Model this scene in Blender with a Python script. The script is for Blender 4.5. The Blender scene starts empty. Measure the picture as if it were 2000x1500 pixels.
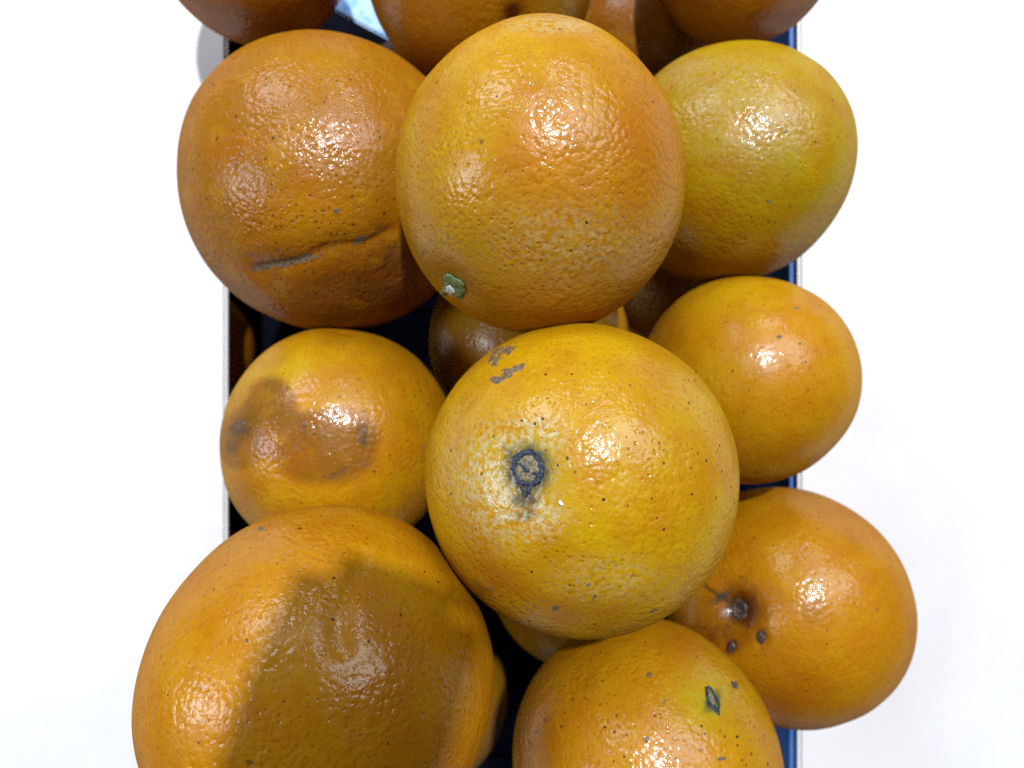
import bpy, bmesh, math
import numpy as np
from mathutils import Vector

# ------------------------------------------------------------------ camera, world, lamps, exposure
S = bpy.context.scene
C = S.collection
MM = 0.001
F = 1248.0                                   # focal length in pixels of the 2000 x 1500 photograph
cam_d = bpy.data.cameras.new('camera')
cam = bpy.data.objects.new('camera', cam_d)
C.objects.link(cam)
cam.location = (0, 0, 0)                     # looks straight down at the heap
cam_d.sensor_width = 36.0
cam_d.lens = 36.0 * F / 2000.0
cam_d.clip_start = 0.004
cam_d.clip_end = 20
cam_d.dof.use_dof = True
cam_d.dof.focus_distance = 0.121
cam_d.dof.aperture_fstop = 16.0
S.camera = cam

W = bpy.data.worlds.new('World')
S.world = W
W.use_nodes = True
bg = W.node_tree.nodes['Background']
bg.inputs['Color'].default_value = (0.80, 0.88, 1.0, 1)
bg.inputs['Strength'].default_value = 0.02

S.view_settings.view_transform = 'Standard'
S.view_settings.look = 'None'
S.view_settings.exposure = -0.12
S.view_settings.gamma = 1.0
S.render.film_transparent = False
S.cycles.max_bounces = 6
S.cycles.sample_clamp_indirect = 4.0
S.cycles.use_denoising = False

AIM = Vector((0, 0, -0.17))


def lamp(direction, dist, power, size, colour=(0.86, 0.93, 1.0), sy=None):
    d = bpy.data.lights.new('ceiling_lamp', 'AREA')
    d.energy = power
    d.color = colour
    d.shape = 'RECTANGLE'
    d.size = size
    d.size_y = sy or size
    o = bpy.data.objects.new('ceiling_lamp', d)
    C.objects.link(o)
    v = Vector(direction).normalized()
    o.location = AIM + v * dist
    o.rotation_euler = v.to_track_quat('Z', 'Y').to_euler()
    return o


lamp((0.10, 0.385, 0.91), 1.5, 32.0, 0.05, (0.93, 0.95, 1.0), sy=0.035)
lamp((0.50, 0.48, 0.70), 1.5, 11.0, 0.85, (0.82, 0.88, 1.0), sy=0.45)
lamp((-0.80, -0.06, 0.60), 1.5, 9.5, 0.42, (0.82, 0.88, 1.0), sy=0.5)
lamp((-0.42, 0.72, 0.52), 1.6, 9.0, 0.55, (0.82, 0.88, 1.0), sy=0.40)
lamp((0.20, 0.82, 0.48), 1.6, 3.0, 0.34, sy=0.14)

# ------------------------------------------------------------------ helpers


def lin(r, g, b):
    def f(c):
        c /= 255.0
        return c / 12.92 if c <= 0.04045 else ((c + 0.055) / 1.055) ** 2.4
    return np.array([f(r), f(g), f(b)])


def wave_noise(p, freq, seed, n=26):
    """smooth lumpy noise in about -1..1 made from random plane waves"""
    r = np.random.default_rng(seed)
    out = np.zeros(len(p))
    for _ in range(n):
        k = r.normal(size=3)
        k /= np.linalg.norm(k)
        k *= freq * r.uniform(0.6, 1.5)
        out += np.sin(p @ k + r.uniform(0, 6.283))
    return out / math.sqrt(n) * 1.0


def sstep(a, b, x):
    t = np.clip((x - a) / (b - a), 0, 1)
    return t * t * (3 - 2 * t)


def cube_sphere(n):
    """unit sphere of six welded n x n grids"""
    a = np.tan(np.linspace(-math.pi / 4, math.pi / 4, n + 1))
    V, Fc, off = [], [], 0
    g0, g1 = np.meshgrid(a, a, indexing='ij')
    one = np.ones_like(g0)
    idx = np.arange((n + 1) * (n + 1)).reshape(n + 1, n + 1)
    q = np.stack([idx[:-1, :-1], idx[1:, :-1], idx[1:, 1:], idx[:-1, 1:]], -1).reshape(-1, 4)
    for ax in range(3):
        for s in (1, -1):
            c = [None] * 3
            c[ax] = one * s
            c[(ax + 1) % 3] = g0 if s > 0 else g1
            c[(ax + 2) % 3] = g1 if s > 0 else g0
            v = np.stack(c, -1).reshape(-1, 3)
            V.append(v / np.linalg.norm(v, axis=1)[:, None])
            Fc.append(q + off)
            off += len(v)
    V = np.concatenate(V)
    Fc = np.concatenate(Fc)
    key = np.round(V * 1e5).astype(np.int64)
    _, first, inv = np.unique(key, axis=0, return_index=True, return_inverse=True)
    return V[first], inv.reshape(-1)[Fc]


GRID = {n: cube_sphere(n) for n in (132, 84, 56)}


def mesh_np(name, v, f, mat, smooth=True):
    m = bpy.data.meshes.new(name)
    nv, nf = len(v), len(f)
    k = f.shape[1]
    m.vertices.add(nv)
    m.vertices.foreach_set('co', np.ascontiguousarray(v, dtype=np.float32).ravel())
    m.loops.add(nf * k)
    m.loops.foreach_set('vertex_index', np.ascontiguousarray(f, dtype=np.int32).ravel())
    m.polygons.add(nf)
    m.polygons.foreach_set('loop_start', np.arange(0, nf * k, k, dtype=np.int32))
    m.polygons.foreach_set('loop_total', np.full(nf, k, dtype=np.int32))
    m.update(calc_edges=True)
    m.validate()
    if smooth:
        m.polygons.foreach_set('use_smooth', np.ones(nf, dtype=bool))
    m.materials.append(mat)
    return m


def link(name, mesh, parent=None, loc=None):
    o = bpy.data.objects.new(name, mesh)
    C.objects.link(o)
    if parent:
        o.parent = parent
    if loc is not None:
        o.location = loc
    return o


def bm_obj(name, bm, mat, parent=None, loc=None, smooth=False):
    m = bpy.data.meshes.new(name)
    bmesh.ops.recalc_face_normals(bm, faces=bm.faces)
    bm.to_mesh(m)
    bm.free()
    if smooth:
        for p in m.polygons:
            p.use_smooth = True
    m.materials.append(mat)
    return link(name, m, parent, loc)


# ------------------------------------------------------------------ materials
class NT:
    def __init__(self, name):
        self.m = bpy.data.materials.new(name)
        self.m.use_nodes = True
        self.t = self.m.node_tree
        self.b = self.t.nodes['Principled BSDF']

    def n(self, kind, **kw):
        x = self.t.nodes.new(kind)
        for k, v in kw.items():
            setattr(x, k, v)
        return x

    def l(self, a, b):
        self.t.links.new(a, b)

    def put(self, sock, v):
        if isinstance(v, bpy.types.NodeSocket):
            self.l(v, sock)
        elif v is not None:
            sock.default_value = v

    def math(self, op, a, b=None, c=None, clamp=False):
        x = self.n('ShaderNodeMath', operation=op, use_clamp=clamp)
        self.put(x.inputs[0], a)
        self.put(x.inputs[1], b)
        self.put(x.inputs[2], c)
        return x.outputs[0]

    def ramp(self, v, a, b, lo=0.0, hi=1.0):
        x = self.n('ShaderNodeMapRange', interpolation_type='SMOOTHSTEP')
        self.put(x.inputs['Value'], v)
        self.put(x.inputs['From Min'], a)
        self.put(x.inputs['From Max'], b)
        self.put(x.inputs['To Min'], lo)
        self.put(x.inputs['To Max'], hi)
        return x.outputs['Result']

    def noise(self, vec, scale, detail=2.0, rough=0.5, lac=2.0, dist=0.0):
        x = self.n('ShaderNodeTexNoise')
        self.l(vec, x.inputs['Vector'])
        x.inputs['Scale'].default_value = scale
        x.inputs['Detail'].default_value = detail
        x.inputs['Roughness'].default_value = rough
        x.inputs['Lacunarity'].default_value = lac
        x.inputs['Distortion'].default_value = dist
        return x.outputs['Fac']

    def voro(self, vec, scale, feature='F1', rnd=1.0, smooth=None):
        x = self.n('ShaderNodeTexVoronoi', feature=feature)
        self.l(vec, x.inputs['Vector'])
        x.inputs['Scale'].default_value = scale
        x.inputs['Randomness'].default_value = rnd
        if smooth is not None:
            x.inputs['Smoothness'].default_value = smooth
        return x

    def mix(self, fac, a, b, mode='MIX'):
        x = self.n('ShaderNodeMix', data_type='RGBA', blend_type=mode)
        self.put(x.inputs[0], fac)
        for s, v in ((x.inputs[6], a), (x.inputs[7], b)):
            if isinstance(v, bpy.types.NodeSocket):
                self.l(v, s)
            else:
                s.default_value = (*v, 1)
        return x.outputs[2]

    def attr(self, name, out='Fac'):
        x = self.n('ShaderNodeAttribute', attribute_name=name)
        return x.outputs[out]


def peel_material():
    k = NT('orange_peel')
    tc = k.n('ShaderNodeTexCoord').outputs['Object']
    oi = k.n('ShaderNodeObjectInfo').outputs['Random']
    off = k.n('ShaderNodeCombineXYZ')
    k.l(k.math('MULTIPLY', oi, 3.1), off.inputs[0])
    k.l(k.math('MULTIPLY', oi, 7.7), off.inputs[1])
    k.l(k.math('MULTIPLY', oi, -5.3), off.inputs[2])
    add = k.n('ShaderNodeVectorMath', operation='ADD')
    k.l(tc, add.inputs[0])
    k.l(off.outputs[0], add.inputs[1])
    co = add.outputs[0]

    tint = k.attr('tint', 'Color')
    scab, stain, speck, pore, dull, grime = (k.attr(a) for a in ('scab', 'stain', 'speck', 'pore', 'dull', 'grime'))

    # oil glands: pits at cell centres, uneven in size and depth
    warp = k.n('ShaderNodeVectorMath', operation='MULTIPLY_ADD')
    nz = k.n('ShaderNodeTexNoise')
    k.l(co, nz.inputs['Vector'])
    nz.inputs['Scale'].default_value = 420
    k.l(nz.outputs['Color'], warp.inputs[0])
    warp.inputs[1].default_value = (0.0011,) * 3
    k.l(co, warp.inputs[2])
    cw = warp.outputs[0]
    v1 = k.voro(cw, 820)
    d1, c1 = v1.outputs['Distance'], v1.outputs['Color']
    sep = k.n('ShaderNodeSeparateColor')
    k.l(c1, sep.inputs[0])
    pit = k.ramp(d1, 0.06, 0.46, 1.0, 0.0)
    pit = k.math('MULTIPLY', pit, k.ramp(sep.outputs[0], 0.1, 0.9, 0.25, 1.0))
    # domes between the glands, lumps of one to three millimetres
    n1 = k.noise(co, 620, 2.5, 0.55)
    n2 = k.noise(co, 260, 2.0, 0.5)
    n3 = k.noise(co, 1700, 2.0, 0.55)
    patch = k.ramp(k.noise(co, 70, 2.0), 0.3, 0.7, 0.6, 1.25)

    v0 = k.voro(cw, 760, 'SMOOTH_F1', 1.0, 0.35)
    dome = k.math('MULTIPLY', v0.outputs['Distance'], v0.outputs['Distance'])
    dmix = k.ramp(k.noise(co, 85, 2.0), 0.40, 0.60)
    h = k.math('MULTIPLY', k.math('MULTIPLY', pit, -0.000080), k.math('SUBTRACT', 1.15, dmix))
    h = k.math('MULTIPLY_ADD', k.math('MULTIPLY', dome, k.math('ADD', 0.35, dmix)), -0.00011, h)
    h = k.math('MULTIPLY_ADD', n1, 0.00013, h)
    h = k.math('MULTIPLY', h, patch)
    h = k.math('MULTIPLY', h, pore)
    h = k.math('MULTIPLY_ADD', n2, 0.00017, h)
    h = k.math('MULTIPLY_ADD', n3, 0.000040, h)

    # scabs: raised, ragged, grey tan
    sn = k.noise(co, 700, 4.0, 0.65)
    sc = k.math('MULTIPLY_ADD', k.math('SUBTRACT', sn, 0.5), 1.25, scab)
    scm = k.ramp(sc, 0.44, 0.54)
    h = k.math('MULTIPLY_ADD', k.math('MULTIPLY', scm, k.noise(co, 1900, 3.0, 0.7)), 0.00012, h)

    bump = k.n('ShaderNodeBump')
    bump.inputs['Strength'].default_value = 1.0
    bump.inputs['Distance'].default_value = 1.0
    k.l(h, bump.inputs['Height'])

    # colour: blush patches, gland dots a little deeper, fine mottling
    blotch = k.noise(co, 95, 4.0, 0.62)
    col = k.mix(k.ramp(blotch, 0.34, 0.70, 0.0, 0.42), tint, lin(150, 80, 2))
    col = k.mix(k.ramp(k.noise(co, 150, 4.0, 0.6), 0.48, 0.74, 0.0, 0.34), col, lin(172, 126, 8))
    col = k.mix(k.math('MULTIPLY', pit, 0.38), col, lin(120, 60, 2))
    col = k.mix(k.ramp(n3, 0.5, 0.72, 0.0, 0.25), col, lin(126, 70, 4))
    # greyish abrasion bloom; also one painted highlight
    col = k.mix(k.math('MULTIPLY', dull, k.ramp(k.noise(co, 900, 4.0, 0.7), 0.44, 0.58)), col, lin(168, 156, 116))
    # pinprick specks, some in clusters
    v2 = v1
    s2 = k.n('ShaderNodeSeparateColor')
    k.l(v2.outputs['Color'], s2.inputs[0])
    clus = k.ramp(k.noise(co, 130, 3.0, 0.6), 0.40, 0.68, 0.15, 1.3)
    dens = k.math('MULTIPLY', k.math('MULTIPLY', speck, 2.6), clus)
    on = k.math('LESS_THAN', s2.outputs[1], dens)
    rad = k.ramp(s2.outputs[2], 0.0, 1.0, 0.16, 0.36)
    dot = k.math('MULTIPLY', on, k.math('SUBTRACT', 1.0, k.ramp(v2.outputs['Distance'], k.math('MULTIPLY', rad, 0.5), rad)))
    col = k.mix(k.math('MULTIPLY', dot, 0.92), col, lin(38, 24, 10))
    # a few larger freckles
    v3 = k.voro(cw, 210)
    s3 = k.n('ShaderNodeSeparateColor')
    k.l(v3.outputs['Color'], s3.inputs[0])
    on3 = k.math('LESS_THAN', s3.outputs[1], k.math('MULTIPLY', speck, 0.55))
    d3 = k.math('MULTIPLY_ADD', k.math('SUBTRACT', n1, 0.5), 0.22, v3.outputs['Distance'])
    fre = k.math('MULTIPLY', on3, k.ramp(d3, 0.05, 0.13, 1.0, 0.0))
    col = k.mix(k.math('MULTIPLY', fre, 0.75), col, lin(84, 52, 22))
    # brown stains and lines; also a painted dent shadow
    stn = k.math('MULTIPLY_ADD', k.math('SUBTRACT', k.noise(co, 520, 4.0, 0.65), 0.5), 0.75, stain)
    stm = k.math('MULTIPLY', k.ramp(stn, 0.16, 0.85), k.ramp(stain, 0.0, 0.12))
    col = k.mix(k.math('MULTIPLY', stm, 0.92), col, lin(88, 52, 18))
    grm = k.math('MULTIPLY_ADD', k.math('SUBTRACT', k.noise(co, 640, 4.0, 0.7), 0.5), 0.8, grime)
    grm = k.math('MULTIPLY', k.ramp(grm, 0.12, 0.95), k.ramp(grime, 0.0, 0.15))
    col = k.mix(k.math('MULTIPLY', grm, 0.95), col, lin(46, 50, 46))
    scol = k.mix(k.ramp(k.noise(co, 1500, 4.0, 0.7), 0.35, 0.65), lin(62, 52, 42), lin(124, 106, 82))
    edge = k.math('MULTIPLY', scm, k.ramp(sc, 0.47, 0.60, 1.0, 0.0))
    scol = k.mix(k.math('MULTIPLY', edge, 0.75), scol, lin(62, 44, 26))
    col = k.mix(scm, col, scol)
    k.l(col, k.b.inputs['Base Color'])
    k.l(bump.outputs[0], k.b.inputs['Normal'])
    # matt skin below, waxy film above; the pores keep the film from mirroring at glancing angles
    k.b.inputs['Specular IOR Level'].default_value = 0.0
    k.b.inputs['IOR'].default_value = 1.0
    k.b.inputs['Roughness'].default_value = 0.7
    k.b.inputs['Subsurface Weight'].default_value = 0.06
    k.b.inputs['Subsurface Radius'].default_value = (0.003, 0.0012, 0.0003)
    k.b.inputs['Subsurface Scale'].default_value = 1.0
    fr = k.n('ShaderNodeFresnel')
    fr.inputs['IOR'].default_value = 1.5
    k.l(bump.outputs[0], fr.inputs['Normal'])
    ga = k.n('ShaderNodeBsdfGlossy')
    gb = k.n('ShaderNodeBsdfGlossy')
    ga.inputs['Roughness'].default_value = 0.10
    k.l(k.math('MULTIPLY_ADD', scm, 0.25, k.ramp(k.noise(co, 240, 3.0, 0.6), 0.3, 0.7, 0.28, 0.42)), gb.inputs['Roughness'])
    for g in (ga, gb):
        k.l(bump.outputs[0], g.inputs['Normal'])
    wax = k.math('MULTIPLY', k.ramp(k.noise(co, 170, 3.0, 0.6), 0.3, 0.6, 0.10, 0.55), k.math('SUBTRACT', 1.0, scm))
    gm = k.n('ShaderNodeMixShader')
    k.l(wax, gm.inputs[0])
    k.l(gb.outputs[0], gm.inputs[1])
    k.l(ga.outputs[0], gm.inputs[2])
    mx = k.n('ShaderNodeMixShader')
    k.l(k.math('MINIMUM', fr.outputs[0], 0.062), mx.inputs[0])
    k.l(k.b.outputs[0], mx.inputs[1])
    k.l(gm.outputs[0], mx.inputs[2])
    k.l(mx.outputs[0], k.t.nodes['Material Output'].inputs['Surface'])
    return k.m


def plain(name, c0, c1, scale, rough=0.5, bump=0.0, bscale=None, coat=0.0):
    k = NT(name)
    tc = k.n('ShaderNodeTexCoord').outputs['Object']
    nz = k.noise(tc, scale, 4.0, 0.6)
    k.l(k.mix(k.ramp(nz, 0.35, 0.65), c0, c1), k.b.inputs['Base Color'])
    k.b.inputs['Roughness'].default_value = rough
    k.b.inputs['Coat Weight'].default_value = coat
    if bump:
        b = k.n('ShaderNodeBump')
        b.inputs['Strength'].default_value = 1.0
        b.inputs['Distance'].default_value = 1.0
        k.l(k.math('MULTIPLY', k.noise(tc, bscale or scale, 3.0, 0.6), bump), b.inputs['Height'])
        k.l(b.outputs[0], k.b.inputs['Normal'])
    return k.m


M_PEEL = peel_material()
M_WHITE = plain('white_laminate', (0.69, 0.68, 0.665), (0.72, 0.71, 0.695), 30, 0.45, 0.00002, 900)
M_BLUE = plain('blue_plastic', (0.05, 0.15, 0.45), (0.08, 0.20, 0.52), 60, 0.38, 0.00008, 500)
M_LITBLUE = plain('lit_blue_plastic', (0.16, 0.42, 0.85), (0.42, 0.64, 0.90), 240, 0.45, 0.0002, 420)  # paler copy of the crate blue, with the light put into the colour
M_GAPSHADE = plain('gap_shade_plastic', (0.0015, 0.002, 0.005), (0.003, 0.004, 0.010), 60, 0.8, 0.00008, 500)  # near-black crate floor: the shade of the gaps is put into its colour
M_GAPSHADE.node_tree.nodes['Principled BSDF'].inputs['Specular IOR Level'].default_value = 0.05
M_RIM = plain('dark_calyx', (0.008, 0.011, 0.020), (0.05, 0.065, 0.095), 2600, 0.42, 0.00022, 2200)
M_RIM.node_tree.nodes['Principled BSDF'].inputs['Specular IOR Level'].default_value = 0.2
M_GREEN = plain('green_calyx', (0.07, 0.13, 0.035), (0.19, 0.26, 0.10), 1300, 0.5, 0.00025, 1800)
M_STEM = plain('dry_stem', (0.52, 0.54, 0.50), (0.30, 0.33, 0.27), 1800, 0.6, 0.0002, 1800)
M_TAN = plain('stem_scar_tan', (0.21, 0.165, 0.075), (0.06, 0.05, 0.035), 1500, 0.6, 0.0003, 1700)
M_BROWN = plain('stem_scar_brown', (0.030, 0.018, 0.012), (0.11, 0.08, 0.065), 1100, 0.34, 0.0003, 1300, 0.4)
M_PALE = plain('pale_scale', (0.62, 0.66, 0.74), (0.5, 0.55, 0.65), 2500, 0.45)
M_BLACK = plain('phone_black', (0.012, 0.012, 0.014), (0.016, 0.016, 0.018), 80, 0.3)
M_GLASS = plain('lens_glass', (0.004, 0.004, 0.006), (0.006, 0.006, 0.01), 80, 0.08)

# ------------------------------------------------------------------ the setting: a white counter with a sunken bin
LEDGE = -0.256                               # top of the counter
HX0, HX1, HY0, HY1 = -0.1145, 0.1150, -0.215, 0.232   # the opening


def box(bm, x0, x1, y0, y1, z0, z1):
    vs = [bm.verts.new(p) for p in ((x0, y0, z0), (x1, y0, z0), (x1, y1, z0), (x0, y1, z0),
                                    (x0, y0, z1), (x1, y0, z1), (x1, y1, z1), (x0, y1, z1))]
    for f in ((0, 1, 2, 3), (7, 6, 5, 4), (0, 4, 5, 1), (1, 5, 6, 2), (2, 6, 7, 3), (3, 7, 4, 0)):
        bm.faces.new([vs[i] for i in f])


def soft(bm, o):
    bmesh.ops.bevel(bm, geom=list(bm.edges), offset=o, segments=2, affect='EDGES')


def ring_slab(bm, outer, inner, z0, z1):
    """a rectangular slab with a rectangular opening"""
    o = [(outer[0], outer[2]), (outer[1], outer[2]), (outer[1], outer[3]), (outer[0], outer[3])]
    i = [(inner[0], inner[2]), (inner[1], inner[2]), (inner[1], inner[3]), (inner[0], inner[3])]
    L = [[bm.verts.new((x, y, z)) for x, y in q] for q in (o, i) for z in (z0, z1)]
    ob, ot, ib, it = L
    for k in range(4):
        j = (k + 1) % 4
        bm.faces.new((ot[k], ot[j], it[j], it[k]))
        bm.faces.new((ob[j], ob[k], ib[k], ib[j]))
        bm.faces.new((ob[k], ob[j], ot[j], ot[k]))
        bm.faces.new((ib[j], ib[k], it[k], it[j]))


bm = bmesh.new()
ring_slab(bm, (-0.8, 0.8, -0.6, 0.7), (HX0, HX1, HY0, HY1), LEDGE - 0.0035, LEDGE)
bmesh.ops.recalc_face_normals(bm, faces=bm.faces)
soft(bm, 0.0012)
top = bm_obj('countertop', bm, M_WHITE)
top['kind'] = 'structure'
top['label'] = 'plain white counter around the sunken bin of oranges'

# ------------------------------------------------------------------ the blue crate sunk in the opening
CX, CY, FLOOR = 0.0, 0.008, -0.323
tray = bpy.data.objects.new('fruit_crate', None)
C.objects.link(tray)
tray.location = (CX, CY, FLOOR)
tray['label'] = 'blue plastic crate under and around the heap of oranges'
tray['category'] = 'crate'
IX0, IX1, IY0, IY1 = -0.182 - CX, 0.1135 - CX, HY0 - CY, HY1 - CY
WT = LEDGE - 0.005 - FLOOR                    # wall height: ends just under the counter
bm = bmesh.new()
box(bm, IX0 - 0.003, IX1 + 0.003, IY0 - 0.003, IY1 + 0.003, -0.003, 0.0)
bm_obj('base_panel', bm, M_GAPSHADE, tray)
for (x0, x1) in ((IX0 - 0.003, IX0), (IX1, IX1 + 0.003)):
    bm = bmesh.new()
    box(bm, x0, x1, IY0, IY1, 0.0003, WT)
    bm_obj('side_wall', bm, M_BLUE, tray)
for (y0, y1) in ((IY0 - 0.003, IY0), (IY1, IY1 + 0.003)):
    bm = bmesh.new()
    box(bm, IX0 - 0.003, IX1 + 0.003, y0, y1, 0.0003, WT)
    bm_obj('end_wall', bm, M_BLUE, tray)
bm = bmesh.new()                              # added strip; its pale blue paints the lit patch in the top gap
box(bm, -0.050, 0.050, -0.011, 0.011, -0.0015, 0.0015)
soft(bm, 0.0007)
lit_bar = bm_obj('lit_strip', bm, M_LITBLUE, tray, (-0.060, 0.148, 0.066))
lit_bar.rotation_euler = (0, 0, math.radians(-28))
for i in range(-6, 7):
    bm = bmesh.new()
    y = i * 0.033
    box(bm, IX0 + 0.001, IX1 - 0.001, y - 0.003, y + 0.003, 0.0003, 0.003)
    bm_obj('floor_rib', bm, M_GAPSHADE, tray)

# ------------------------------------------------------------------ oranges
# centre (x, y, z) and radius in millimetres below the lens
GEO = {
    'upper': (6.53, 47.82, -153.33, 34.55), 'button': (15.94, -22.06, -152.66, 36.07),
    'crease': (-54.71, 60.48, -199.34, 43.95), 'lime': (68.11, 68.58, -203.18, 36.13),
    'rmid': (71.87, 1.56, -199.34, 32.22), 'rlow': (91.58, -73.94, -216.53, 38.41),
    'bottom': (36.60, -103.04, -176.65, 36.29), 'big': (-42.23, -66.61, -145.98, 38.48),
    'brown_shade': (-53.19, -18.19, -198.41, 34.52), 'topl': (-86.85, 146.97, -212.94, 31.00),
    'topc': (-10.00, 133.82, -207.64, 36.54), 'deept': (52.63, 138.95, -266.98, 33.61),
    'topr': (76.07, 143.87, -210.50, 29.45), 'deepl': (-149.5, 15.2, -291.0, 30.53),
    'deepc': (5.98, 15.40, -231.57, 35.70), 'deepr': (60.76, 39.81, -265.88, 34.22),
    'deepb': (27.36, -78.34, -263.66, 36.35), 'deep8': (-34.77, -130.63, -267.03, 33.01),
    'deepbl': (-152.7, -86.3, -291.0, 29.93), 'deept2': (-35.74, 108.27, -266.57, 33.48),
}


ALB = np.array([0.54, 0.555, 0.27])


class Fruit:
    """an orange: where it lies, how its skin swells and dips, and its marks.
    Marks are given in the photograph's pixels and turned into directions on the fruit."""

    def __init__(self, key, seed, tint, lump=0.010, sil=(), dents=(), grooves=()):
        x, y, z, r = GEO[key]
        self.c = np.array([x, y, z])
        self.R = r
        self.seed = seed
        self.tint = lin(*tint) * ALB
        self.lump = lump
        self.sil = sil
        v = -self.c / np.linalg.norm(self.c)          # towards the lens
        ex = np.cross([0, 1, 0], v)
        ex /= np.linalg.norm(ex)
        self.v, self.ex, self.ey = v, ex, np.cross(v, ex)
        self.dents = [(self.at(px, py), a, d) for px, py, a, d in dents]
        self.grooves = [(np.array([self.at(*p) for p in pts]), w, d, st) for pts, w, d, st in grooves]

    def at(self, px, py):
        d = np.array([(px - 1000) / F, -(py - 750) / F, -1.0])
        d /= np.linalg.norm(d)
        b = d @ self.c
        q = b * b - self.c @ self.c + self.R ** 2
        t = b - math.sqrt(max(q, 0.0))
        n = d * t - self.c
        return n / np.linalg.norm(n)

    def radius(self, d):
        """distance (mm) from centre to skin in directions d"""
        d = np.atleast_2d(d)
        r = np.ones(len(d))
        r += self.lump * 0.55 * wave_noise(d, 2.2, self.seed)
        r += self.lump * 0.22 * wave_noise(d, 6.0, self.seed + 50)
        r += self.lump * 0.07 * wave_noise(d, 17.0, self.seed + 90)
        if len(self.sil):
            a = np.degrees(np.arctan2(d @ self.ey, d @ self.ex)) % 360
            s2 = 1 - (d @ self.v) ** 2
            A = np.array([p[0] for p in self.sil], float)
            B = np.array([p[1] for p in self.sil], float)
            fine = np.arange(0, 360, 3.0)
            w = np.interp(fine, A, B, period=360)
            kern = np.hanning(13)
            kern /= kern.sum()
            w = np.convolve(np.concatenate([w[-12:], w, w[:12]]), kern, 'same')[12:-12]
            r += np.interp(a, fine, w, period=360) * s2 ** 1.2
        for (n, ang, dep) in self.dents:
            t = np.arccos(np.clip(d @ n, -1, 1)) / math.radians(ang)
            r -= dep / self.R * np.exp(-t * t * 1.6)
        for (pts, w, dep, st) in self.grooves:
            dist, side, along = self.to_line(d, pts)
            wob = 0.35 * w * wave_noise(d, 14.0, self.seed + 31)
            side = side + wob
            dist = np.where(dist < 6 * w, np.abs(side), dist)
            end = sstep(0, 0.12, along) * sstep(1.0, 0.88, along)
            r -= end * dep / self.R * np.exp(-(dist / w) ** 2)
            r -= end * st / self.R * sstep(-0.4 * w, 0.4 * w, side) * np.exp(-np.abs(side) / (7 * w))
        return r * self.R

    def to_line(self, d, pts):
        """mm to a polyline on the skin, signed side (plus = towards the bottom of the picture), 0..1 along it"""
        best = np.full(len(d), 1e9)
        side = np.zeros(len(d))
        along = np.zeros(len(d))
        m = len(pts) - 1
        for i in range(m):
            a, b = pts[i], pts[i + 1]
            ab = b - a
            t = (d - a) @ ab / (ab @ ab)
            tc = np.clip(t, 0, 1)
            q = a + tc[:, None] * ab
            diff = d - q
            dist = np.linalg.norm(diff, axis=1) * self.R
            nrm = np.cross(ab, a)
            nrm /= np.linalg.norm(nrm)
            if nrm @ self.ey > 0:
                nrm = -nrm
            s = (diff @ nrm) * self.R
            k = dist < best
            best[k] = dist[k]
            side[k] = s[k]
            along[k] = ((i + t) / m)[k]
        return best, side, along

    def blob(self, d, px, py, rx, ry=None, rot=0.0):
        """1 at a spot, falling to 0 at rx, ry (picture pixels as seen at that spot), rot in degrees"""
        ry = ry or rx
        n = self.at(px, py)
        p0 = self.c + n * self.R
        k = F / -p0[2]                               # pixels per mm there
        p = (d * self.R + self.c)
        ux = (p[:, 0] / -p[:, 2] * F + 1000) - px
        uy = (-p[:, 1] / -p[:, 2] * F + 750) - py
        a = math.radians(rot)
        qx = (ux * math.cos(a) - uy * math.sin(a)) / rx
        qy = (ux * math.sin(a) + uy * math.cos(a)) / ry
        m = np.clip(1 - np.sqrt(qx * qx + qy * qy), 0, 1)
        return m * (d @ n > 0.0)

    def make(self, label, res, patches=(), hard=(), scabs=(), stains=(), lines=(), specks=(), dulls=(), clear=(), grimes=(), speck=0.03, pore=1.0):
        d, f = GRID[res]
        r = self.radius(d)
        m = mesh_np('orange', d * r[:, None] * MM, f, M_PEEL)
        n = len(d)
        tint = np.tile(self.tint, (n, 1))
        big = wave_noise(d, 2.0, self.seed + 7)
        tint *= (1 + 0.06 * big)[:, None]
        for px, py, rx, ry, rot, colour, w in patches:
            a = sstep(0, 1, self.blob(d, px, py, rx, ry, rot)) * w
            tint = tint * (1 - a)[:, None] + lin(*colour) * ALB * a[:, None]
        for px, py, rx, ry, rot, colour, w in hard:
            a = sstep(0.03, 0.30, self.blob(d, px, py, rx, ry, rot) + 0.05 * wave_noise(d, 14.0, self.seed + 61)) * w
            tint = tint * (1 - a)[:, None] + lin(*colour) * ALB * a[:, None]
        scab = np.zeros(n)
        for s in scabs:
            scab = np.maximum(scab, np.minimum(self.blob(d, *s[:5]) * 1.6, 0.75) * s[5])
        stain = np.zeros(n)
        for s in stains:
            stain = np.maximum(stain, sstep(0, 0.8, self.blob(d, *s[:5])) * s[5])
        for pts, w, a in lines:
            dist, _, al = self.to_line(d, np.array([self.at(*p) for p in pts]))
            stain = np.maximum(stain, a * np.exp(-(dist / w) ** 2) * (al > -0.05) * (al < 1.05))
        sp = np.full(n, speck)
        for s in specks:
            sp = np.maximum(sp, sstep(0, 0.7, self.blob(d, *s[:5])) * s[5])
        dull = np.zeros(n)
        for s in dulls:
            dull = np.maximum(dull, sstep(0, 0.8, self.blob(d, *s[:5])) * s[5])
        grime = np.zeros(n)
        for s in grimes:
            grime = np.maximum(grime, sstep(0, 0.8, self.blob(d, *s[:5])) * s[5])
        for s in clear:
            dull *= 1 - sstep(0, 0.6, self.blob(d, *s[:5])) * s[5]
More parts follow.
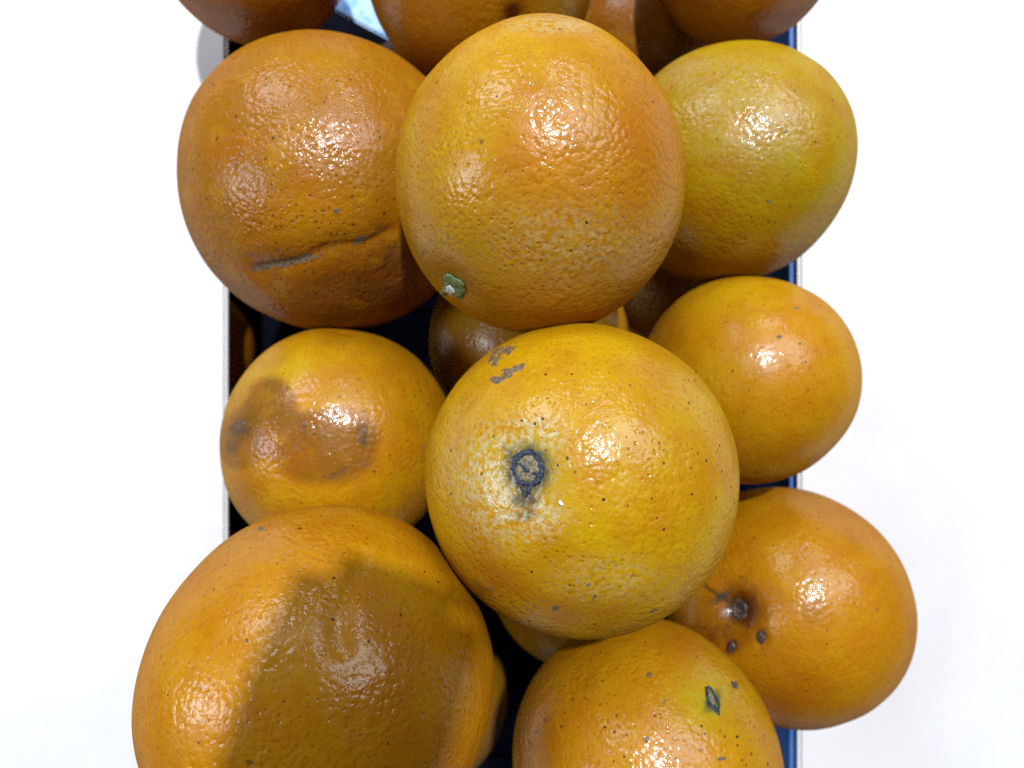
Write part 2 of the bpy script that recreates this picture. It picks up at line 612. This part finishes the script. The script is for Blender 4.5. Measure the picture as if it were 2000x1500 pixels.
        for nm, arr in (('scab', scab), ('stain', stain), ('speck', sp), ('dull', dull), ('grime', grime), ('pore', np.full(n, pore))):
            m.attributes.new(nm, 'FLOAT', 'POINT').data.foreach_set('value', arr.astype(np.float32))
        t4 = np.ones((n, 4), np.float32)
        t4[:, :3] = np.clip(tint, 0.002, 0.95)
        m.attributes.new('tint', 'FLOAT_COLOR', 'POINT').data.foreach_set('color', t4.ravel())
        o = link('orange', m, None, self.c * MM)
        o['label'] = label
        o['category'] = 'orange'
        o['group'] = 'oranges heaped in the blue crate'
        self.o = o
        return o

    # small parts that sit on the skin -----------------------------------------------------
    def skin(self, px, py, lift=0.0):
        n = self.at(px, py)
        return n * (self.radius(n)[0] + lift)

    def frame(self, px, py):
        n = self.at(px, py)
        e1 = np.array([1.0, 0, 0]) - n * n[0]
        e1 /= np.linalg.norm(e1)
        return n, e1, np.cross(n, e1)

    def tube(self, name, strokes, mat, lift=0.1, parent=None, seed=1):
        """strokes: list of (pixel points, radius mm, closed); one mesh of soft uneven cords on the skin"""
        rng = np.random.default_rng(seed)
        V, Fq = [], []
        for pts, rad, closed in strokes:
            P = np.array([self.skin(x, y, lift) for x, y in pts])
            N = np.array([self.at(x, y) for x, y in pts])
            m = len(P)
            rr = rad * (1 + 0.34 * rng.normal(size=m))
            if not closed:
                rr[0] *= 0.4
                rr[-1] *= 0.4
            base = sum(len(x) for x in V)
            for i in range(m):
                a, b = (P[i - 1], P[(i + 1) % m]) if closed else (P[max(i - 1, 0)], P[min(i + 1, m - 1)])
                t = (b - a) / np.linalg.norm(b - a)
                s = np.cross(t, N[i])
                s /= np.linalg.norm(s)
                ang = np.linspace(0, 2 * math.pi, 9)[:-1]
                V.append(P[i] + rr[i] * (np.cos(ang)[:, None] * s + 0.75 * np.sin(ang)[:, None] * N[i]))
            for i in range(m if closed else m - 1):
                j = (i + 1) % m
                for q in range(8):
                    p = (q + 1) % 8
                    Fq.append((base + i * 8 + q, base + i * 8 + p, base + j * 8 + p, base + j * 8 + q))
        return link(name, mesh_np(name, np.concatenate(V) * MM, np.array(Fq), mat), parent or self.o)

    def plug(self, name, outline, mat, height=0.3, lift=0.0, dome=1.0, parent=None, seed=3):
        """a low uneven boss whose outline is given in pixels"""
        rng = np.random.default_rng(seed)
        c = np.mean(np.array(outline, float), axis=0)
        ol = []
        m0 = len(outline)
        for i in range(m0):                            # twice as many outline points, slightly ragged
            a, b = np.array(outline[i], float), np.array(outline[(i + 1) % m0], float)
            ol += [a, (a + b) / 2]
        V, Fq = [], []
        m = len(ol)
        rings = ((1.0, -0.35), (0.93, 0.35), (0.75, 0.75), (0.45, 0.95), (0.2, 1.0))
        for s, hgt in rings:
            for p in ol:
                q = c + (p - c) * s * (1 + 0.04 * rng.normal())
                V.append(self.skin(q[0], q[1], lift + height * (hgt if hgt < 0 else hgt ** dome) * (1 + 0.15 * rng.normal())))
        for k in range(len(rings) - 1):
            for i in range(m):
                j = (i + 1) % m
                Fq.append((k * m + i, (k * m + j), (k + 1) * m + j, (k + 1) * m + i))
        V.append(self.skin(c[0], c[1], lift + height))
        last = (len(rings) - 1) * m
        for i in range(0, m - 1, 2):
            Fq.append((last + i, last + i + 1, last + (i + 2) % m, len(V) - 1))
        v = np.array(V) * MM
        return link(name, mesh_np(name, v, np.array(Fq), mat), parent or self.o)


# --- the two in front ------------------------------------------------------------------
ft = Fruit('upper', 1, (216, 152, 36), 0.022,
           sil=[(0, -0.02), (45, -0.01), (90, 0.015), (140, 0.0), (180, -0.02), (225, 0.02), (270, 0.02), (315, 0.0)],
           dents=[(885, 560, 11, 1.5), (905, 545, 20, 0.8), (1010, 470, 25, 0.5)])
ft.make('topmost orange with a small green stem button near its lower left edge', 132,
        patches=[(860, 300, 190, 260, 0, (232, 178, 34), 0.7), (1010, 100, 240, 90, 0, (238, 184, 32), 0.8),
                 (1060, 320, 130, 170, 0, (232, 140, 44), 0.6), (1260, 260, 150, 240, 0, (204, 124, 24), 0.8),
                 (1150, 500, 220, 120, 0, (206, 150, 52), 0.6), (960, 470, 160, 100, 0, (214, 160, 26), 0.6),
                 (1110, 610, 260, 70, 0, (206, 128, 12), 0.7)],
        dulls=[(1110, 470, 230, 120, 0, 0.35), (1080, 55, 130, 30, 0, 0.5)],
        lines=[([(880, 530), (850, 440)], 0.25, 0.16), ([(905, 585), (960, 620)], 0.25, 0.2), ([(870, 540), (862, 470)], 0.2, 0.14)],
        stains=[(898, 575, 20, 26, 0, 0.5)], speck=0.012, pore=1.45)
ft.plug('calyx', [(862, 545), (866, 537), (874, 539), (884, 546), (896, 552), (905, 560), (904, 568), (908, 574), (902, 582),
                  (893, 581), (888, 574), (879, 570), (872, 566), (866, 572), (865, 562), (868, 555)], M_GREEN, 0.7, 0.15, 0.6)
cal = ft.o.children[0]
ft.plug('stem_end', [(872, 558), (877, 558), (884, 564), (889, 570), (887, 575), (880, 571), (873, 565)], M_STEM, 0.8, 0.45, 0.6, parent=cal)

fb = Fruit('button', 2, (226, 172, 24), 0.018,
           sil=[(0, 0.0), (45, 0.01), (90, 0.0), (135, -0.01), (180, -0.005), (225, 0.0), (270, 0.01), (315, 0.01)],
           dents=[(1032, 920, 13, 0.55), (1040, 990, 9, 0.3)])
fb.make('big yellow orange in the middle with a dark ringed stem scar facing up', 132,
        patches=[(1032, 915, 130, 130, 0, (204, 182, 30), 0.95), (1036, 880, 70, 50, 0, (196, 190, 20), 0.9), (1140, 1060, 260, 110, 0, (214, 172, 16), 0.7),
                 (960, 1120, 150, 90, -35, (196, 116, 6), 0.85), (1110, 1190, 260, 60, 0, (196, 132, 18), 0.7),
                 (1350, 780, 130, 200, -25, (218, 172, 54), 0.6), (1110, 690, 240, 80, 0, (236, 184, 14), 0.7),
                 (1080, 800, 200, 120, 0, (232, 176, 40), 0.5)],
        scabs=[(985, 692, 38, 17, 22, 0.72), (990, 735, 42, 15, 22, 0.72), (1014, 722, 22, 9, 30, 0.8), (972, 745, 18, 10, 0, 0.9),
               (966, 710, 14, 20, 20, 0.8), (1085, 1188, 14, 9, 20, 0.85), (1160, 1166, 11, 5, 50, 0.8), (1236, 1120, 13, 5, 40, 0.7),
               (1150, 1140, 9, 4, 40, 0.7), (1275, 1190, 14, 5, 30, 0.7), (955, 1145, 22, 8, -40, 0.6), (930, 1110, 14, 5, -50, 0.55),
               (1074, 1025, 8, 7, 0, 0.7), (940, 830, 9, 7, 0, 0.6)],
        stains=[(945, 1150, 60, 16, -42, 0.5),
                (1022, 1010, 44, 24, 0, 0.40)],
        lines=[([(1030 + 31 * math.cos(t * 0.4), 915 + 35 * math.sin(t * 0.4)) for t in range(17)], 0.6, 0.45)],
        dulls=[(990, 940, 150, 170, 0, 1.0), (1035, 1000, 110, 80, 0, 0.9), (1050, 850, 90, 60, 0, 0.9), (1180, 1130, 160, 70, 0, 0.3)],
        grimes=[(1030, 918, 78, 84, 0, 1.0), (1026, 972, 52, 46, 0, 0.75), (1000, 890, 36, 26, -30, 0.6), (1026, 1004, 40, 26, 0, 0.5), (985, 872, 14, 10, 0, 0.5)],
        clear=[(1030, 922, 66, 74, 0, 0.95), (1110, 960, 60, 60, 0, 0.6)],
        specks=[(1290, 880, 180, 220, 0, 0.16), (1060, 840, 90, 60, 0, 0.30), (1180, 760, 120, 70, 0, 0.10), (1100, 900, 60, 60, 0, 0.22)],
        speck=0.025, pore=1.25)


def ring(cx, cy, rx, ry, n=26, rot=0.0, wob=0.05, seed=0):
    r = np.random.default_rng(seed)
    a = np.linspace(0, 2 * math.pi, n, endpoint=False)
    s = 1 + wob * r.normal(size=n)
    x, y = rx * np.cos(a) * s, ry * np.sin(a) * s
    c, q = math.cos(rot), math.sin(rot)
    return [(cx + c * X - q * Y, cy + q * X + c * Y) for X, Y in zip(x, y)]


fb.plug('stem_scar', ring(1030, 915, 25, 28, 14), M_TAN, 0.22, 0.02, 0.5)
fb.tube('calyx_rim', [(ring(1030, 915, 27, 31, 30, 0, 0.06, 4), 0.40, True), (ring(1031, 914, 29, 33, 22, 0, 0.07, 9), 0.30, True),
                      ([(1006, 902), (1018, 908), (1028, 918), (1036, 924), (1048, 925), (1055, 926)], 0.42, False),
                      ([(1044, 922), (1050, 928), (1054, 932)], 0.6, False),
                      ([(1012, 938), (1016, 948), (1019, 960), (1022, 970)], 0.42, False),
                      ([(1040, 944), (1033, 952), (1030, 962), (1025, 971)], 0.42, False)], M_RIM, 0.04)
fb.plug('insect_scale', [(1091, 978), (1095, 977), (1099, 981), (1102, 986), (1099, 988), (1094, 986), (1091, 982)], M_PALE, 0.35, 0.05, 0.5)

# --- left column ------------------------------------------------------------------------
fc = Fruit('crease', 3, (184, 120, 12), 0.022,
           sil=[(0, 0.0), (60, 0.0), (90, 0.0), (120, 0.02), (180, 0.0), (225, 0.015), (270, 0.0), (315, 0.0)],
           grooves=[([(478, 527), (530, 517), (600, 499), (660, 480), (720, 455), (790, 428)], 3.0, 0.8, 0.9)],
           dents=[(560, 200, 20, 0.4)])
fc.make('deep orange one with a long crease and grey scars across its lower half', 132,
        hard=[(690, 578, 170, 60, 8, (112, 62, 14), 0.55), (770, 520, 60, 60, 0, (120, 70, 20), 0.45)],
        patches=[(620, 120, 220, 90, 0, (206, 142, 14), 0.7), (700, 570, 240, 130, 0, (150, 80, 8), 0.9), (480, 350, 130, 220, 0, (168, 106, 16), 0.6),
                 (640, 430, 200, 80, 0, (210, 138, 12), 0.5), (600, 400, 130, 60, 0, (216, 146, 16), 0.4)],
        scabs=[(510, 524, 34, 13, 8, 0.9), (556, 516, 42, 14, 10, 1.0), (592, 508, 28, 13, 12, 1.0), (622, 504, 16, 9, 16, 0.85), (703, 473, 24, 13, 22, 0.95),
               (730, 460, 14, 6, 22, 0.5), (657, 412, 11, 10, 0, 0.8), (700, 452, 10, 5, 0, 0.5)],
        lines=[([(490, 516), (560, 498), (640, 476)], 0.9, 0.4), ([(640, 478), (720, 450), (790, 424)], 1.4, 0.35)],
        stains=[(700, 565, 70, 36, 12, 0.55), (680, 600, 60, 30, 10, 0.45), (760, 520, 40, 40, 0, 0.45), (740, 590, 80, 40, 20, 0.4),
                (690, 540, 60, 16, 20, 0.4), (460, 320, 18, 30, 20, 0.4), (540, 480, 90, 40, 0, 0.12)],
        specks=[(500, 320, 160, 180, 0, 0.16), (620, 440, 240, 100, 0, 0.24), (650, 560, 190, 90, 0, 0.26), (560, 250, 220, 160, 0, 0.12)], grimes=[(545, 514, 80, 12, 9, 0.5), (640, 490, 60, 10, 16, 0.4), (770, 500, 40, 40, 0, 0.4)], speck=0.09, pore=1.7)

fbr = Fruit('brown_shade', 4, (222, 158, 20), 0.022,
            sil=[(0, 0.0), (60, 0.01), (84, -0.01), (90, -0.005), (100, 0.015), (150, 0.0), (180, 0.0), (225, 0.02), (270, 0.0)],
            dents=[(672, 652, 6, 1.0), (640, 880, 24, 1.0)])
fbr.make('orange with painted brown shadow patches and grey scabs, left of the ringed one', 84,
         patches=[(560, 720, 160, 60, 20, (222, 178, 14), 0.9), (620, 900, 170, 110, 0, (192, 116, 14), 0.85), (500, 820, 90, 110, 0, (170, 110, 30), 0.8),
                  (760, 820, 110, 160, 0, (222, 150, 8), 0.6), (680, 770, 130, 50, 0, (230, 180, 70), 0.6), (560, 1000, 160, 50, 0, (214, 156, 20), 0.6),
                  (480, 960, 70, 90, 0, (184, 112, 12), 0.7)],
         hard=[(530, 800, 62, 76, -20, (140, 94, 40), 0.9), (640, 872, 126, 92, 8, (152, 100, 24), 0.95), (560, 850, 90, 60, 0, (150, 100, 30), 0.8), (470, 860, 60, 70, 0, (140, 96, 40), 0.7)],  # sharp-edged brown patches paint a cast shadow into the peel tint
         scabs=[(712, 838, 16, 18, 30, 0.55), (708, 872, 12, 30, 10, 0.5), (716, 900, 14, 30, 0, 0.5), (668, 925, 32, 7, 28, 0.5),
                (612, 935, 26, 8, 0, 0.55), (590, 838, 8, 24, 0, 0.65), (574, 874, 12, 14, 0, 0.6), (470, 830, 18, 14, 40, 0.7), (600, 800, 6, 16, 0, 0.5)],
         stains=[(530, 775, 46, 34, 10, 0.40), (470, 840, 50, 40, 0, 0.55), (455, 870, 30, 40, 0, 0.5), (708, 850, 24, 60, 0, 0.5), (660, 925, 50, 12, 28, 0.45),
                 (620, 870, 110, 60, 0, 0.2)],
         lines=[([(700, 900), (702, 940)], 0.35, 0.5), ([(796, 768), (816, 764)], 0.3, 0.5)],
         grimes=[(468, 838, 46, 40, 30, 0.5), (455, 872, 34, 34, 0, 0.4), (712, 850, 16, 40, 5, 0.4), (660, 925, 60, 10, 28, 0.3), (590, 840, 14, 40, 0, 0.4), (560, 770, 40, 14, 0, 0.3)],
         specks=[(600, 880, 190, 150, 0, 0.08)], speck=0.035, pore=1.15)

fbig = Fruit('big', 5, (212, 142, 14), 0.024,
             sil=[(0, 0.0), (30, -0.015), (52, -0.02), (58, 0.012), (66, 0.0), (90, -0.005), (120, 0.0), (140, -0.01), (200, 0.0), (330, 0.0)],
             grooves=[([(718, 1060), (700, 1120), (665, 1200), (650, 1300)], 2.2, 0.7, 0.0)],
             dents=[(640, 1180, 16, 0.5)])
fbig.make('nearest orange at the lower left, cut off by the picture edge', 132,
          patches=[(800, 1120, 200, 90, -35, (226, 170, 16), 0.7), (500, 1080, 160, 80, 25, (214, 148, 40), 0.5), (500, 1260, 130, 150, 0, (212, 158, 44), 0.5),
                   (760, 1350, 200, 200, 0, (206, 136, 6), 0.5), (950, 1300, 60, 200, 0, (218, 148, 24), 0.6)],
          scabs=[(509, 1034, 9, 6, 25, 0.9), (447, 1068, 7, 5, 0, 0.6)],
          specks=[(800, 1150, 160, 110, 0, 0.05)], speck=0.018, pore=1.3)

# --- right column -----------------------------------------------------------------------
fl = Fruit('lime', 6, (206, 168, 8), 0.022, sil=[(90, 0.0), (45, 0.015), (135, 0.0), (200, 0.0), (270, 0.0), (315, 0.01)])
fl.make('greenish yellow orange with grey speckles, behind the topmost one', 84,
        patches=[(1420, 140, 200, 80, 0, (204, 166, 14), 0.6), (1520, 330, 110, 160, 0, (192, 162, 8), 0.6), (1360, 430, 110, 90, 0, (212, 146, 10), 0.75),
                 (1420, 500, 170, 60, 0, (204, 140, 18), 0.7), (1330, 250, 80, 120, 0, (212, 168, 26), 0.6)],
        dulls=[(1470, 230, 180, 150, 0, 0.35), (1400, 150, 200, 70, 0, 0.3)],
        scabs=[(1502, 393, 6, 8, 20, 0.95), (1534, 256, 6, 5, 0, 0.9), (1394, 200, 6, 5, 0, 0.6)],
        stains=[(1480, 310, 16, 10, 0, 0.35), (1340, 220, 20, 12, 0, 0.3), (1450, 130, 120, 30, 0, 0.12)],
        specks=[(1470, 170, 150, 70, 0, 0.06)], speck=0.03, pore=1.1)

fr = Fruit('rmid', 7, (224, 158, 16), 0.018, sil=[(90, 0.0), (0, 0.02), (45, 0.02), (180, -0.01), (270, 0.01)])
fr.make('smooth glossy orange under the greenish one, cut by the right edge', 84,
        patches=[(1440, 580, 170, 70, 0, (228, 178, 20), 0.9), (1400, 730, 120, 120, 0, (228, 170, 40), 0.6), (1540, 700, 100, 170, 0, (226, 146, 10), 0.7),
                 (1290, 640, 60, 80, 0, (176, 120, 30), 0.7), (1440, 880, 180, 60, 0, (222, 148, 10), 0.7)],
        scabs=[(1271, 645, 9, 12, 40, 0.75), (1305, 593, 8, 5, 0, 0.5), (1556, 602, 9, 6, 0, 0.8), (1522, 658, 8, 8, 0, 0.8)],
        speck=0.03, pore=0.55)

fw = Fruit('rlow', 8, (212, 142, 10), 0.024, sil=[(90, 0.0), (180, 0.0), (270, 0.0)],
           dents=[(1425, 1192, 9, 3.4), (1430, 1195, 20, 3.0), (1484, 1250, 4, 1.0), (1420, 1268, 4, 0.8)])
fw.make('orange at the right with a sunken brown stem scar and dark rays', 84,
        hard=[(1428, 1205, 90, 84, 20, (128, 78, 16), 0.55), (1440, 1190, 46, 46, 0, (84, 48, 16), 0.8)],
        patches=[(1440, 1010, 160, 70, 20, (222, 158, 12), 0.6), (1430, 1200, 90, 100, 0, (198, 124, 12), 0.7), (1540, 1090, 90, 120, 0, (226, 164, 30), 0.6),
                 (1370, 1240, 70, 90, 0, (186, 106, 12), 0.7), (1540, 1370, 120, 90, 0, (196, 110, 10), 0.7)],
        stains=[(1430, 1190, 60, 60, 0, 0.62), (1484, 1248, 20, 28, -20, 0.75), (1424, 1268, 22, 30, -25, 0.7), (1400, 1240, 50, 40, 0, 0.45),
                (1416, 1288, 50, 20, 30, 0.4)],
        lines=[([(1372, 1142), (1392, 1160), (1408, 1176)], 1.0, 0.8), ([(1416, 1140), (1422, 1160)], 0.7, 0.45), ([(1436, 1128), (1446, 1124), (1456, 1136)], 0.6, 0.55),
               ([(1446, 1176), (1462, 1172), (1474, 1162)], 0.6, 0.6), ([(1446, 1182), (1472, 1178)], 0.4, 0.5), ([(1482, 1188), (1490, 1189)], 0.5, 0.5),
               ([(1478, 1202), (1494, 1200)], 0.4, 0.5), ([(1388, 1190), (1392, 1194)], 1.0, 0.6), ([(1408, 1222), (1412, 1232)], 1.0, 0.7),
               ([(1452, 1222), (1456, 1234)], 1.0, 0.75), ([(1490, 1228), (1510, 1231)], 0.4, 0.5), ([(1486, 1266), (1494, 1284)], 0.5, 0.6)],
        grimes=[(1426, 1192, 40, 40, 0, 0.8), (1398, 1165, 40, 14, 38, 0.7), (1484, 1250, 18, 24, -20, 0.6), (1423, 1268, 18, 24, -20, 0.6)],
        specks=[(1500, 1180, 100, 100, 0, 0.06)], speck=0.03, pore=1.0)
fw.plug('stem_scar', ring(1428, 1192, 19, 25, 14, -0.3), M_BROWN, 0.6, 0.0, 0.5)
fw.plug('dark_blister', ring(1484, 1250, 9, 13, 10, -0.3), M_BROWN, 0.5, 0.1, 0.5)
fw.plug('dark_blister', ring(1423, 1268, 8, 12, 10, -0.3, seed=2), M_BROWN, 0.5, 0.1, 0.5)

fbo = Fruit('bottom', 9, (214, 148, 10), 0.018, sil=[(90, 0.0), (30, 0.0), (150, -0.01), (180, 0.0)],
            dents=[(1392, 1366, 7, 0.35)])
fbo.make('speckled orange at the bottom with a narrow slit stem scar in a yellow green patch', 132,
         patches=[(1390, 1370, 130, 110, 0, (206, 180, 10), 0.95), (1180, 1340, 180, 60, 20, (218, 156, 8), 0.6), (1460, 1470, 120, 130, 0, (218, 164, 8), 0.5),
                  (1060, 1420, 90, 110, 0, (186, 112, 10), 0.7), (1330, 1250, 160, 40, 0, (204, 128, 8), 0.6), (1392, 1372, 30, 40, -25, (150, 170, 70), 0.7)],
         scabs=[(1268, 1317, 7, 8, 0, 0.8), (1300, 1372, 7, 10, 0, 0.7), (1264, 1445, 13, 10, 20, 0.75), (1332, 1364, 5, 6, 0, 0.8), (1410, 1482, 16, 8, 0, 0.65),
                (1428, 1480, 8, 12, 0, 0.6)],
         stains=[(1068, 1405, 14, 12, 0, 0.5), (1050, 1430, 12, 9, 0, 0.5), (1165, 1280, 24, 9, 0, 0.25)],
         grimes=[(1393, 1368, 22, 40, -28, 0.9), (1437, 1337, 12, 16, -30, 0.8), (1268, 1317, 9, 11, 0, 0.8)],
         specks=[(1160, 1420, 190, 120, 0, 0.13), (1430, 1420, 110, 110, 0, 0.22), (1230, 1300, 140, 60, 0, 0.06)], speck=0.05, pore=1.2)
fbo.plug('stem_scar', [(1383, 1343), (1388, 1346), (1395, 1356), (1400, 1368), (1399, 1376), (1393, 1374), (1387, 1362), (1382, 1350)], M_TAN, 0.15, 0.0, 0.5)
fbo.tube('calyx_rim', [([(1381, 1342), (1386, 1341), (1392, 1347), (1398, 1358), (1403, 1368), (1406, 1374), (1405, 1384), (1405, 1394), (1399, 1388), (1393, 1380),
                         (1386, 1370), (1383, 1358)], 0.36, True), ([(1397, 1374), (1400, 1382), (1404, 1392)], 0.3, False)], M_RIM, 0.12)
fbo.tube('slit_scar', [([(1430, 1329), (1434, 1335), (1438, 1341), (1443, 1344)], 0.38, False)], M_RIM, 0.05)

# --- top row ----------------------------------------------------------------------------
Fruit('topl', 10, (186, 104, 10), 0.010).make(
    'dark orange at the upper left corner above the creased one', 56, speck=0.03, pore=0.9)
ftc = Fruit('topc', 11, (192, 122, 16), 0.022, dents=[(1004, 44, 7, 3.2), (1010, 10, 10, 0.8)])
ftc.make('brownish orange behind the topmost one with a dark round dent', 84,
         patches=[(1100, 10, 120, 80, 0, (176, 128, 8), 0.8), (870, 60, 140, 100, 0, (196, 126, 30), 0.5)],
         stains=[(1003, 46, 24, 20, 0, 0.6), (837, 57, 6, 8, 0, 0.5), (778, 30, 5, 5, 0, 0.5)], speck=0.03, pore=0.8)  # the largest stain paints the dark shadow inside the dent
Fruit('topr', 12, (204, 122, 6), 0.010, sil=[(230, 0.0), (270, 0.0), (310, 0.03)]).make(
    'plain orange at the upper right corner above the greenish one', 84,
    stains=[(1420, 26, 12, 8, 30, 0.35), (1468, 30, 20, 10, 30, 0.35)], speck=0.03, pore=0.8)
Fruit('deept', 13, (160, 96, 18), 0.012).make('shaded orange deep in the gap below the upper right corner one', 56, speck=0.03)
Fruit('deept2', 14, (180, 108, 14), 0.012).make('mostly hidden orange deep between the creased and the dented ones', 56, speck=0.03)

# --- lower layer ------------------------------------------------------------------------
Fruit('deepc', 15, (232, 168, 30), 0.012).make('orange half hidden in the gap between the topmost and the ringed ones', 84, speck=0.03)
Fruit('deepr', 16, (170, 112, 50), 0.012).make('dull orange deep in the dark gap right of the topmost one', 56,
                                               dulls=[(1255, 578, 60, 60, 0, 0.9)], speck=0.03)  # this grey spot paints a highlight into the peel colour
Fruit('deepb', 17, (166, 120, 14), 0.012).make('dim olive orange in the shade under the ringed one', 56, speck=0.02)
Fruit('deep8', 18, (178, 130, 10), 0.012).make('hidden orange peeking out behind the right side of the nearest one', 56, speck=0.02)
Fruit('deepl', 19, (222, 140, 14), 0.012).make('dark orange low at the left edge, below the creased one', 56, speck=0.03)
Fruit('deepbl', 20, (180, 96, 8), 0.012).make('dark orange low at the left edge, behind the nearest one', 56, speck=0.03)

# ------------------------------------------------------------------ unseen phone stand-in, narrowed to shape the shadow on the nearest orange
ROT = math.radians(-17)
HW, HL = 0.0175, 0.064
blocker = bpy.data.objects.new('shade_slab', None)
C.objects.link(blocker)
CR = (0.012, 0.018)                            # its upper right corner
blocker.location = (CR[0] - HW * math.cos(ROT) + HL * math.sin(ROT), CR[1] - HW * math.sin(ROT) - HL * math.cos(ROT), 0.0065)
blocker.rotation_euler = (0, 0, ROT)
blocker['label'] = 'unseen black slab added above the oranges to shape the shadow on the nearest one'
blocker['category'] = 'camera'
bm = bmesh.new()
box(bm, -HW, HW, -HL, HL, -0.005, 0.005)
ve = [e for e in bm.edges if abs(e.verts[0].co.z - e.verts[1].co.z) > 0.005]
bmesh.ops.bevel(bm, geom=ve, offset=0.006, segments=6, affect='EDGES')
bm_obj('body', bm, M_BLACK, blocker)
bm = bmesh.new()
bmesh.ops.create_cone(bm, cap_ends=True, segments=32, radius1=0.006, radius2=0.006, depth=0.001)
cx, cy = -blocker.location.x, -blocker.location.y
bm_obj('lens_cover', bm, M_GLASS, blocker, (cx * math.cos(ROT) + cy * math.sin(ROT), -cx * math.sin(ROT) + cy * math.cos(ROT), -0.0056))
